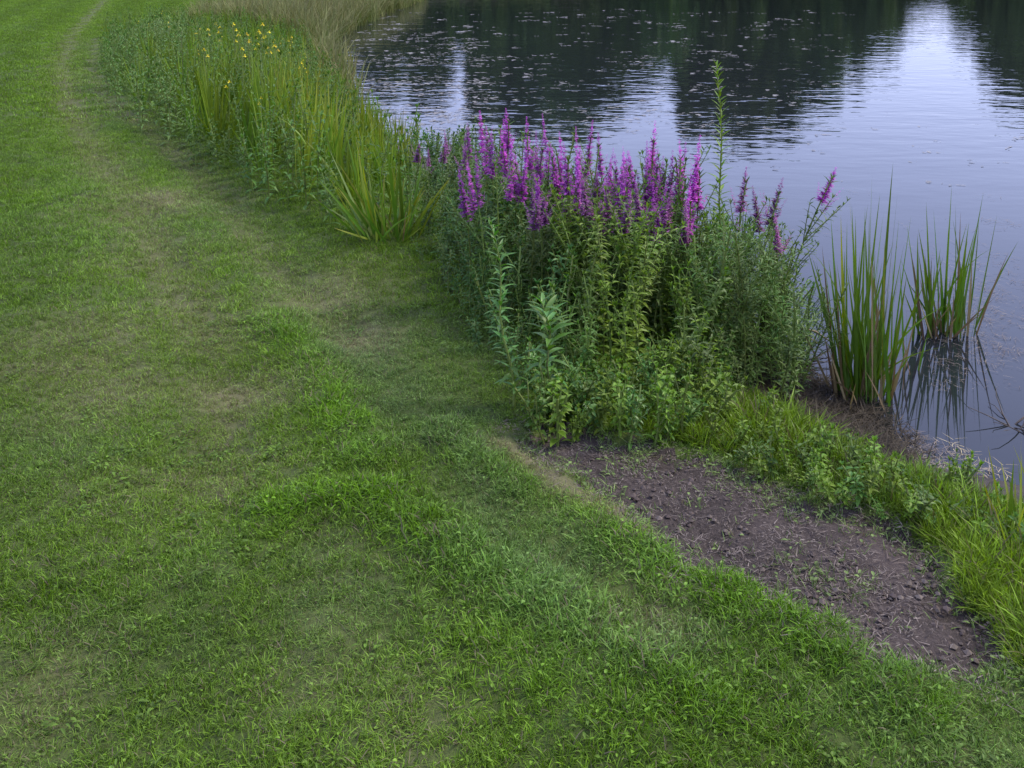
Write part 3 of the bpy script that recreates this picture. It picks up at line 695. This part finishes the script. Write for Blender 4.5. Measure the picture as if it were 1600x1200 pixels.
# tall plants with single leaves: each leaf a part -------------------
def leaf_mesh(L, W, droop, mat, n=5, fold=.2):
    b = MB(); b.leaf((0, 0, 0), (1, 0, .0), L, W, droop, fold, n, random.random(), prof=lambda t: math.sin(math.pi * min(.999, .06 + .94 * t) ** .8)); return b.mesh('leaf', mat, True)
def tall_stalk(name, label, base, tip, nleaf, mat, L, W, smat, whorl_gap=None, lo=.1, droop=1.0, spread=None):
    """stalk from base to tip (world points) with spirally set leaf parts"""
    base, tip = Vector(base), Vector(tip); o = thing(name, label, 'plant', base)
    d = tip - base; pts = [d * (i / 8) + Vector((.012 * math.sin(i * 1.3), .01 * math.cos(i * 1.1), 0)) * (i > 0) for i in range(9)]
    b = MB(); b.tube(pts, [.0062 * (1 - .7 * i / 8) for i in range(9)], 6); link('stem', b.mesh('stem', smat, True), o)
    lm = [leaf_mesh(1.0, W / L, droop * q, mat) for q in (.5, .8, 1.0, 1.3)]
    for i in range(nleaf):
        t = lo + (1 - lo) * (i + random.random() * .6) / nleaf; p = along(pts, min(t, .999)); a = i * 2.4 + random.uniform(-.25, .25)
        sz = L * (spread(t) if spread else (1.15 - .55 * t)) * random.uniform(.8, 1.2)
        c = link('leaf', random.choice(lm), o, p); c.rotation_euler = Euler((random.gauss(0, .25), -(.25 + .75 * t + random.uniform(-.15, .2)), a)); c.scale = (sz,) * 3
    return o
def from_tip(bu, bv, tu, tv, fwd=0.0):
    b = hit(bu, bv); d = ray(tu, tv); t = (b[1] + fwd) / d[1]; return b, (d[0] * t, d[1] * t, CAM_Z + d[2] * t)
b, t = from_tip(803, 640, 768, 338, .10)
tall_stalk('goldenrod_stalk', 'tall yellow stemmed stalk with ranked narrow leaves at the lawn edge of the bush', b, t, 74, M['rod_leaf'], .076, .015, M['stem_green'], spread=lambda t: .9 if t < .75 else .9 - 1.6 * (t - .75))
b, t = from_tip(868, 668, 850, 470, .06)
tall_stalk('goldenrod_stalk', 'shorter stout stalk with broad drooping leaves at the front of the bush', b, t, 56, M['rod_leaf'], .105, .022, M['stem_green'], droop=1.2, spread=lambda t: .75 + .3 * t if t < .9 else .8)
x, y, z, hh = stand2(1122, 100, 4.7, 4.7)
tall_stalk('willowherb_spire', 'tall pale green spire rising above the bush against the water', (x + .07, y, z), (x, y, z + hh), 110, M['weed_lime'], .10, .019, M['stem_green'], lo=.3, droop=.5, spread=lambda t: 1.0 - .55 * t)

# ------------------------------------------------------------------ irises
def iris_profile(t): return (.55 + .45 * min(1, t / .25)) * (1 - max(0, (t - .35) / .65) ** 1.7) + .0
def iris_leaf_mesh(L, W, bend, mat, kink=False):
    b = MB(); d = Vector((bend * .35, 0, 1))
    b.leaf((0, 0, 0), d, L, W, bend * (1.2 if not kink else 3.2), .12, 9, random.random(), up=(random.uniform(-.2, .2), 1, 0), prof=iris_profile); return b.mesh('leaf', mat, True)
IR = {}
for k, mat in (('green', 'iris_leaf'), ('gold', 'iris_gold'), ('dead', 'iris_dead')):
    IR[k] = [iris_leaf_mesh(1.0, w, bd, M[mat], kk) for w, bd, kk in ((.021, .09, False), (.018, .20, False), (.022, .28, False), (.016, .45, False), (.020, .14, False), (.016, .5, True))]
def iris_clump(label, leaves, group=None, dead=6, radius=.05, wscale=1.0, name='iris_clump'):
    """leaves: list of (base xyz, tip xyz, kind)"""
    c = np.mean([l[0] for l in leaves], 0); o = thing(name, label, 'plant', c, 0, group)
    for bs, tp, kd in leaves:
        bs, tp = Vector(bs), Vector(tp); v = tp - bs; L = v.length; mme = random.choice(IR[kd][:5] if kd != 'dead' and random.random() < .85 else IR[kd])
        lf = link('leaf', mme, o, bs - Vector(c)); q = v.to_track_quat('Z', 'Y'); out = Vector((v.x, v.y, 0))
        lf.rotation_mode = 'QUATERNION'; from mathutils import Quaternion
        lf.rotation_quaternion = q @ Quaternion((0, 0, 1), random.uniform(0, 6.283)); lf.scale = (wscale * .8 + .2 * L, wscale * .8 + .2 * L, L)
    return o
def fan(bu, bv, spreads, tips, kinds, jit=12, depth=.18, wz=True):
    out = []
    for (tu, tv) in tips:
        u0 = bu + (tu - bu) * spreads + random.uniform(-jit, jit); v0 = bv + random.uniform(-jit, jit) * .9
        x, y, _ = hit(u0, v0); zb = max(H1(x, y), WZ - .06) - .02 if not wz else WZ - .05
        d = ray(tu, tv); t = (y + random.uniform(-depth, depth)) / d[1]; out.append(((x, y, zb), (d[0] * t, d[1] * t, CAM_Z + d[2] * t), random.choice(kinds)))
    return out
# near clump in the shallows
tips = [(1283, 330), (1292, 312), (1302, 345), (1312, 385), (1322, 335), (1330, 300), (1338, 360), (1345, 330), (1352, 300), (1360, 252), (1357, 275), (1366, 335), (1372, 390), (1380, 345), (1388, 372), (1396, 318),
        (1406, 298), (1409, 345), (1402, 372), (1392, 395), (1316, 318), (1326, 392), (1345, 400), (1369, 372), (1288, 372), (1299, 410), (1380, 420), (1352, 385)]
L = fan(1352, 622, .5, tips, ['green'] * 12 + ['gold'], 15, .12) + fan(1352, 622, .7, [(1300 + 8 * k, random.uniform(440, 545)) for k in range(15)], ['dead', 'dead', 'gold', 'green'], 16, .15)
L += fan(1352, 622, .5, [(u + random.uniform(-9, 9), v + random.uniform(15, 110)) for u, v in tips], ['green'] * 9 + ['gold'], 16, .16)
L += fan(1352, 624, .8, [(random.uniform(1290, 1415), random.uniform(520, 600)) for q in range(22)], ['dead'], 18, .2)
L += fan(1352, 622, .5, [(random.uniform(1285, 1405), random.uniform(380, 560)) for q in range(34)], ['green', 'green', 'green', 'dead'], 18, .16)
iris_clump('upright green iris clump rooted in dark mud, nearer of the two in the shallows', L, wscale=.72)
# farther clump standing in water
tips = [(1427, 345), (1436, 385), (1441, 312), (1447, 365), (1458, 360), (1470, 330), (1492, 288), (1484, 330), (1478, 370), (1500, 345), (1521, 300), (1512, 330), (1537, 345), (1527, 372), (1562, 335), (1545, 362), (1466, 400), (1452, 410), (1496, 390), (1510, 395)]
L = fan(1466, 522, .58, tips, ['green'], 9, .12) + fan(1466, 522, .7, [(1425 + 7 * k, random.uniform(425, 480)) for k in range(14)], ['dead', 'dead', 'green'], 12, .12)
L += fan(1466, 522, .58, [(u + random.uniform(-7, 7), v + random.uniform(10, 80)) for u, v in tips], ['green'] * 5 + ['dead'], 10, .12)
L += fan(1466, 522, .6, [(random.uniform(1428, 1545), random.uniform(370, 480)) for q in range(26)], ['green', 'green', 'dead'], 12, .14)
iris_clump('green iris clump standing in open water with brown stalk bases, farther right', L, wscale=.72)
# few thin leaves between the two
L = fan(1420, 575, .4, [(1418, 470), (1424, 410), (1408, 500), (1396, 480), (1437, 480), (1428, 520)], ['green', 'dead', 'dead'], 12, .1)
iris_clump('few thin brownish leaves in the water between the two iris clumps', L, wscale=.6, name='iris_shoots')
# tuft on the bank at the lawn edge
tips = [(512, 255), (520, 232), (530, 240), (538, 262), (545, 225), (556, 240), (563, 258), (572, 222), (580, 240), (588, 262), (596, 228), (604, 245), (612, 215), (622, 250), (630, 230), (640, 245), (650, 232), (660, 255),
        (664, 225), (668, 275), (516, 285), (553, 280), (576, 275), (600, 285), (620, 278), (645, 280), (658, 300), (630, 300), (585, 300), (606, 262), (548, 300), (526, 300)]
L = fan(612, 372, .42, tips, ['gold', 'green', 'green', 'green'], 12, .25, False) + fan(612, 372, .5, [(560 + 9 * k, random.uniform(300, 355)) for k in range(12)], ['dead', 'gold'], 10, .15, False)
L += fan(612, 372, .42, [(u + random.uniform(-9, 9), v + random.uniform(10, 70)) for u, v in tips], ['gold', 'green', 'green'], 14, .25, False)
iris_clump('yellowing iris tuft at the lawn edge, left of the flowering bush', L, wscale=1.0)
# bright shoots at the right edge of the picture
L = fan(1600, 850, .5, [(1562, 700), (1575, 690), (1590, 682), (1598, 700), (1612, 670), (1625, 690), (1580, 740), (1605, 730), (1555, 750), (1640, 700), (1570, 770), (1620, 760), (1590, 770)], ['gold', 'green'], 16, .12, False)
L += fan(1590, 860, .6, [(random.uniform(1545, 1660), random.uniform(690, 800)) for q in range(30)], ['gold', 'green', 'green'], 26, .16, False)
iris_clump('young bright green shoots beside the bare earth at the water edge', L, wscale=.55, name='iris_shoots')

# the long stand of irises round the bend --------------------------
def iris_plant(n, h, gold, flower):
    lb = MB(); db = MB()
    for i in range(n):
        a = random.uniform(0, 6.283); r = random.uniform(0, .06); ln = random.gauss(0, .2); a2 = random.uniform(0, 6.283)
        lb.leaf((math.cos(a) * r, math.sin(a) * r, -.02), (math.sin(ln) * math.cos(a2), math.sin(ln) * math.sin(a2), 1), h * random.uniform(.65, 1.05), random.uniform(.018, .028), abs(random.gauss(.2, .4)) + (random.random() < .15) * 1.6, .12, 6,
                up=(random.uniform(-1, 1), random.uniform(-1, 1), 0), prof=iris_profile)
    p = dict(foliage=lb.mesh('foliage', M['iris_gold' if gold else 'iris_stand']), h=h)
    if flower:
        sb, fb = MB(), MB(); tp = Vector((random.uniform(-.08, .08), random.uniform(-.08, .08), h * 1.04)); sb.tube([(0, 0, 0), tp * .5, tp], [.006, .005, .004], 5)
        for c in (tp, tp * .93 + Vector((.03, .02, 0))):
            for k in range(3):
                a = k * 2.094 + random.random(); fb.leaf(c, (math.cos(a), math.sin(a), .5), .030, .020, 1.6, .1, 3)
                fb.leaf(c, (math.cos(a + 1) * .4, math.sin(a + 1) * .4, 1), .026, .010, .3, .2, 2)
        p['stem'] = sb.mesh('stem', M['stem_green']); p['flower'] = fb.mesh('flower', M['yellow'])
    return p
ip_plain = [iris_plant(14, h, False, False) for h in (.8, .9, 1.0, .95)]; ip_gold = [iris_plant(12, h, True, False) for h in (.8, .95)]
ip_flow = [iris_plant(12, h, False, True) for h in (.95, 1.0, 1.05)]
STAND = np.concatenate([GL([(168, 148), (190, 192), (245, 230), (325, 270), (395, 310), (465, 345), (530, 372), (585, 380), (640, 368)], -.03), GL([(660, 300), (610, 235), (550, 180), (515, 130), (492, 90), (480, 75), (330, 62), (240, 60), (165, 85)], -.28)])
def STOP(u): return np.interp(u, [100, 165, 200, 260, 330, 420, 470, 505, 540, 570, 620, 670], [75, 55, 40, 22, 30, 55, 70, 105, 165, 195, 228, 235])
SFRONT = GL([(162, 85), (168, 148), (190, 192), (245, 230), (325, 270), (395, 310), (465, 345), (530, 372), (585, 380)], -.03)
cand = rng.uniform(STAND.min(0), STAND.max(0), (9000, 2)); cand = cand[inside(cand[:, 0], cand[:, 1], STAND)]
chosen = []
for cx, cy in cand:
    if len(chosen) >= 585: break
    sp = .095 + .007 * cy
    if all((cx - a) ** 2 + (cy - b) ** 2 > sp * sp for a, b in chosen): chosen.append((cx, cy))
ca = np.array(chosen); df, _ = seg_dist(ca[:, 0], ca[:, 1], SFRONT); hz = H(ca[:, 0], ca[:, 1])
blue = [leafy(hh, .105, .034, .060, M['weed_blue'], M['stem_green'], .12, 4, .5, .4, 2, .05, 2) for hh in (.4, .6, .8)]
edge_w = [leafy(hh, .095, .030, .055, M['weed_leaf'], M['stem_green'], .15, 4, .4, .4, 2, .05, 2) for hh in (.25, .4, .55, .75)]
ni = nb = nf = 0
for (cx, cy), d, z in zip(chosen, df, hz):
    z = max(z, WZ - .05); u, v = project(cx, cy, z); lim = 2.0
    for q in range(20):
        u2, v2 = project(cx, cy, z + lim)
        if v2 < STOP(u2) + random.uniform(-14, 6): lim *= .93
    if lim < .15: continue
    if d < .2 or ni >= 285 or (u < 300 and d < 1.1 and random.random() < .85) or random.random() < .3:
        left = u < 300; h = min(lim, min(.42 + .6 * d, .85) * random.uniform(.7, 1.2)); ps = blue if left else edge_w; p = min(ps, key=lambda q: abs(q['h'] - h))
        put(p, 'marsh_weed', 'bluish green leafy weed at the far left end of the iris stand' if left else 'green leafy weed growing among and in front of the long iris stand', 'plant', (cx, cy, z - .01), h,
            'weeds at the far end of the iris stand' if left else 'weeds edging the iris stand'); nb += 1
    else:
        back = v < 260; h = min(lim, random.uniform(.68, 1.0) * min(1, .7 + .5 * d))
        fl = v < 300 and h > .5 and u > 215 and nf < 60 and random.random() < (.5 if v < 200 else .22); nf += fl
        gold = not fl and u > 420 and random.random() < .4
        p = random.choice(ip_flow if fl else ip_gold if gold else ip_plain)
        zone = 'nearest the yellowing tuft' if v > 265 else 'half way along' if v > 185 else 'at its far end'
        put(p, 'iris_plant', 'iris with yellow flowers at the far end of the long stand' if fl else 'yellowish green iris in the near half of the long stand' if gold else 'green iris without flowers in the long stand along the lawn, ' + zone,
            'plant', (cx, cy, z - .01), h * (random.uniform(.78, 1.08) if fl else 1), 'irises in flower' if fl else 'yellowing irises' if gold else 'irises of the long stand, ' + zone, tilt=(random.gauss(0, .06), random.gauss(0, .06))); ni += 1
print('stand', ni, nb, nf)

# dark twigs at the right edge and a bent dry stalk by the bush -----
def twig(label, base, n, spread, mat, name='dead_twig'):
    o = thing(name, label, 'branch', base); b = MB(); m0 = []
    for k in range(n):
        a = random.uniform(0, 6.283); e = random.uniform(.15, 1.0); p = Vector((random.uniform(-.03, .03), random.uniform(-.03, .03), 0)); pts = [p]
        d = Vector((math.cos(a), math.sin(a), e)).normalized()
        for i in range(5):
            d = (d + Vector((random.uniform(-.35, .35), random.uniform(-.35, .35), random.uniform(-.35, .15)))).normalized(); p = p + d * spread / 5 * random.uniform(.7, 1.2); pts.append(p)
        b = MB(); b.tube(pts, [.004 * (1 - i / 7) for i in range(6)], 4); link('branch', b.mesh('branch', mat, True), o)
    return o
x, y, z = hit(1590, 668); twig('dark bare twigs poking from the water at the right edge', (x, y, WZ - .02), 14, .22, M['dead_wood'])
x, y, z = hit(1250, 575); twig('dark tangled dead twigs in the mud between bush and near iris clump', (x, y, max(z, WZ)), 22, .30, M['dead_wood'])
b0 = hit(1180, 572); o = thing('bent_dry_stalk', 'pale dry stalk bent over the dark mud right of the bush', 'stalk', b0); pts = [Vector((0, 0, 0)), Vector((.03, .02, .10)), Vector((.09, .03, .16)), Vector((.17, .03, .19)), Vector((.28, .0, .17)), Vector((.36, -.03, .12))]
b = MB(); b.tube(pts, [.007, .007, .006, .006, .005, .002], 6); link('stem', b.mesh('stem', M['straw'], True), o)
b = MB(); b.tube([p * .8 + Vector((.02, .05, .0)) for p in pts[1:]], [.005, .005, .004, .004, .002], 5); link('side_stem', b.mesh('side_stem', M['straw'], True), o)

# low leafy herbs in front of the bush and on the bank ---------------
herbs = [leafy(hh, .042, .019, .026, M[mt], M['stem_green'], .3, 5, .15, .3, 2, .1) for hh, mt in ((.14, 'weed_lime'), (.2, 'weed_leaf'), (.16, 'weed_lime'), (.24, 'rod_leaf'))]
for k in range(70):
    u = random.uniform(820, 1130); v = random.uniform(600, 705); x, y, z = hit(u, v)
    put(random.choice(herbs), 'low_herb', 'low broad leaved herb at the foot of the bush beside the bare earth', 'plant', (x, y, z - .01), random.uniform(.12, .24), 'low herbs at the foot of the bush', tilt=(random.gauss(0, .2), random.gauss(0, .2)))
for k in range(60):
    u = random.uniform(1130, 1600); v = np.interp(u, [1130, 1600], [690, 850]) + random.uniform(-40, 40); x, y, z = hit(u, v)
    put(random.choice(herbs[:3]), 'low_herb', 'low herb among the long grass between bare earth and water', 'plant', (x, y, z - .01), random.uniform(.08, .17), 'low herbs on the grassy bank', tilt=(random.gauss(0, .25), random.gauss(0, .25)))

# ------------------------------------------------------------------ far bank of tall dry grass
def reed_tuft(n, h):
    b = MB()
    for i in range(n):
        a = random.uniform(0, 6.283); q = .22 * math.sqrt(random.random()); ln = random.gauss(0, .22); a2 = random.uniform(0, 6.283)
        b.blade((math.cos(a) * q, math.sin(a) * q, -.03), (math.sin(ln) * math.cos(a2), math.sin(ln) * math.sin(a2), 1), h * random.uniform(.5, 1.05), random.uniform(.014, .024), random.uniform(.1, .8), 4)
    return b.mesh('reed_tuft', M['reed'])
protos = [reed_tuft(34, h) for h in (.6, .7, .8, .9)]
x, y = sample((-16, -2), (12.5, 46), 9000); s = -sdf(x, y, POND); u, v = project(x, y, WZ + 0 * x); st = inside(x, y, STAND)
edge_u = np.interp(y, [12, 18, 30, 46], [240, 200, 215, 300])
keep = (s > -.1) & (s < 3.2) & (u > edge_u) & ~st; x, y, s = x[keep], y[keep], s[keep]
scatter('bank_reeds', np.stack([x, y, np.maximum(H(x, y), WZ - .05)], -1), np.stack([rng.normal(0, .1, len(x)), rng.normal(0, .1, len(x)), rng.uniform(0, 6.283, len(x))], -1), rng.uniform(.6, 1.15, len(x)) * (.75 + .25 * sstep(3.2, 1.5, s)),
        rng.integers(0, 4, len(x)), protos, {}, 'tall straw green grasses on the far left bank of the pond', 'reeds')

# ------------------------------------------------------------------ trees across the pond (seen in the water)
def broad_tree(h, w, seed, mat='tree_leaf', nl=7500):
    random.seed(seed); tb, cb = MB(), MB(); tr = [Vector((random.uniform(-.2, .2) * i / 6, random.uniform(-.2, .2) * i / 6, h * .72 * i / 6)) for i in range(7)]
    tb.tube(tr, [.34 * (1 - .8 * i / 6) * h / 12 for i in range(7)], 8); lobes = []
    for k in range(44):
        t = random.uniform(.05, 1.0); a = random.uniform(0, 6.283); prof = math.sin(math.pi * (.14 + .80 * t)) ** .6
        r = w * .5 * prof * random.uniform(.35, .95); c = Vector((math.cos(a) * r, math.sin(a) * r, h * (.04 + .90 * t))); lobes.append((c, random.uniform(.13, .22) * w))
        p0 = along(tr, min(.98, t * .85)); tb.tube([p0, p0.lerp(c, .5) + Vector((0, 0, -.2)), c], [.09, .06, .02], 5)
    for i in range(nl):
        c, r = random.choice(lobes); d = Vector((random.gauss(0, 1), random.gauss(0, 1), random.gauss(0, .8))).normalized() * r * random.random() ** .4; p = c + d
        n_ = Vector((random.gauss(0, 1), random.gauss(0, 1), random.gauss(0, 1) + .6)).normalized(); a = n_.orthogonal().normalized(); b_ = n_.cross(a); s = random.uniform(.22, .46)
        cb.add([p + a * s, p + b_ * s * .6, p - a * s, p - b_ * s * .6], [(0, 1, 2, 3)], random.random(), [.5] * 4)
    return dict(trunk=tb.mesh('trunk', M['bark'], True), crown=cb.mesh('crown', M[mat]), h=h, w=w)
def fir_tree(h, w, seed):
    random.seed(seed); tb, cb = MB(), MB(); tb.tube([(0, 0, 0), (0, 0, h * .5), (0, 0, h * .98)], [.22, .13, .02], 8)
    for i in range(6000):
        t = random.random() ** 1.4; a = random.uniform(0, 6.283); r = w * .5 * (1 - t) ** .85 * (.75 + .25 * math.sin(t * 46)) * random.random() ** .45
        p = Vector((math.cos(a) * r, math.sin(a) * r, h * (.02 + .98 * t) - r * .25)); s = random.uniform(.25, .5); d = Vector((math.cos(a), math.sin(a), -.35)).normalized(); sd = Vector((-math.sin(a), math.cos(a), random.uniform(-.4, .4)))
        cb.add([p - sd * s * .35, p + d * s, p + sd * s * .35, p - d * s], [(0, 1, 2, 3)], random.random(), [.5] * 4)
    return dict(trunk=tb.mesh('trunk', M['bark'], True), crown=cb.mesh('crown', M['fir_leaf']), h=h, w=w)
TR = [broad_tree(12, 8, 1), broad_tree(12, 7, 2), broad_tree(11, 9, 3), broad_tree(12, 6, 4)]; FR = [fir_tree(13, 6, 5), fir_tree(12, 5, 6)]
random.seed(99)
def refl_point(u, v, yy):
    """where the mirrored sight line through (u, v) reaches distance yy"""
    d = ray(u, v); t = yy / d[1]; return d[0] * t, 2 * WZ - (CAM_Z + d[2] * t)
def tree(u, v, wpx, yy, p, label, group='trees on the far shore of the pond'):
    x, zt = refl_point(u, v, yy); x0, _ = refl_point(u - wpx / 2, v, yy); x1, _ = refl_point(u + wpx / 2, v, yy); g = H1(x, yy); h = zt - g; w = x1 - x0
    o = thing('broadleaf_tree' if p in TR else 'fir_tree', label, 'tree', (x, yy, g - .1), random.uniform(0, 6.283), group, (w / p['w'], w / p['w'], h / p['h']))
    for k in ('trunk', 'crown'): link(k, p[k], o)
FS = 'broadleaf tree on the far shore, its crown mirrored left of the bright gap'
for k, (u, v, w, yy) in enumerate(((430, 120, 190, 60), (540, 128, 150, 61), (610, 165, 120, 58), (668, 172, 90, 60), (752, 205, 70, 59), (800, 222, 130, 61), (880, 225, 150, 60), (945, 190, 90, 58), (985, 160, 90, 60), (1085, 220, 110, 59),
                                    (1150, 234, 130, 60), (1215, 214, 120, 61), (1275, 175, 110, 59), (1322, 135, 80, 60), (1355, 95, 54, 58), (300, 140, 190, 60), (160, 150, 190, 62), (700, 118, 60, 64), (1030, 135, 80, 64), (840, 190, 120, 66), (1180, 180, 200, 67), (910, 150, 200, 67), (620, 110, 200, 67))):
    tree(u, v, w, yy, TR[k % 4], FS)
for k, (u, v, w, yy, f) in enumerate(((1515, 75, 56, 59, 0), (1552, 122, 70, 60, 0), (1600, 172, 120, 59, 0), (1575, 140, 110, 62, 1), (1650, 185, 130, 61, 0), (1690, 190, 170, 60, 0), (1780, 170, 170, 60, 0), (1900, 190, 200, 60, 1), (2050, 180, 220, 60, 0))):
    tree(u, v, w, yy, FR[k % 2] if f else TR[k % 4], 'dark tree on the far shore, mirrored right of the bright gap', 'trees right of the gap on the far shore')
for k, (u, v, w) in enumerate(((1385, 35, 50), (1425, 14, 60), (1455, 12, 60), (1488, 32, 50))):
    tree(u, v, w, 59, TR[k % 4], 'low leafy tree on the far shore inside the gap between taller trees', 'low trees in the gap')

def shrub(seed):
    random.seed(seed); tb, cb = MB(), MB()
    for k in range(6):
        a = random.uniform(0, 6.283); tb.tube([(0, 0, 0), (math.cos(a) * .5, math.sin(a) * .5, 1.2), (math.cos(a) * 1.1, math.sin(a) * 1.1, 2.2)], [.06, .04, .015], 5)
    for i in range(2200):
        a = random.uniform(0, 6.283); t = random.random(); r_ = 1.9 * math.sqrt(random.random()) * math.sin(math.pi * (.2 + .75 * t)) ** .5 * (.8 + .2 * math.sin(a * 3 + seed)); p = Vector((math.cos(a) * r_, math.sin(a) * r_, 3 * t))
        n_ = Vector((random.gauss(0, 1), random.gauss(0, 1), random.gauss(0, 1))).normalized(); c = n_.orthogonal().normalized(); b_ = n_.cross(c); q = random.uniform(.15, .32)
        cb.add([p + c * q, p + b_ * q * .6, p - c * q, p - b_ * q * .6], [(0, 1, 2, 3)], random.random(), [.5] * 4)
    return dict(trunk=tb.mesh('trunk', M['bark'], True), crown=cb.mesh('crown', M['tree_leaf']))
SH = [shrub(31), shrub(32), shrub(33)]
random.seed(5)
for k in range(27):
    u = 330 + k * 50 + random.uniform(-12, 12)
    if u > 1640: break
    x, _ = refl_point(u, 5, 57.0); yy = 56.8 + random.uniform(-.3, .6); low = 1395 < u < 1480
    g = H1(x, yy); q = random.uniform(.9, 1.25)
    o = thing('shore_shrub', 'low shrub at the waterline of the far shore under the trees', 'shrub', (x, yy, max(g, WZ) - .1), random.uniform(0, 6.283), 'shrubs along the far shore', (q, q, q * (.6 if low else 1.25)))
    for kk in ('trunk', 'crown'): link(kk, SH[k % 3][kk], o)
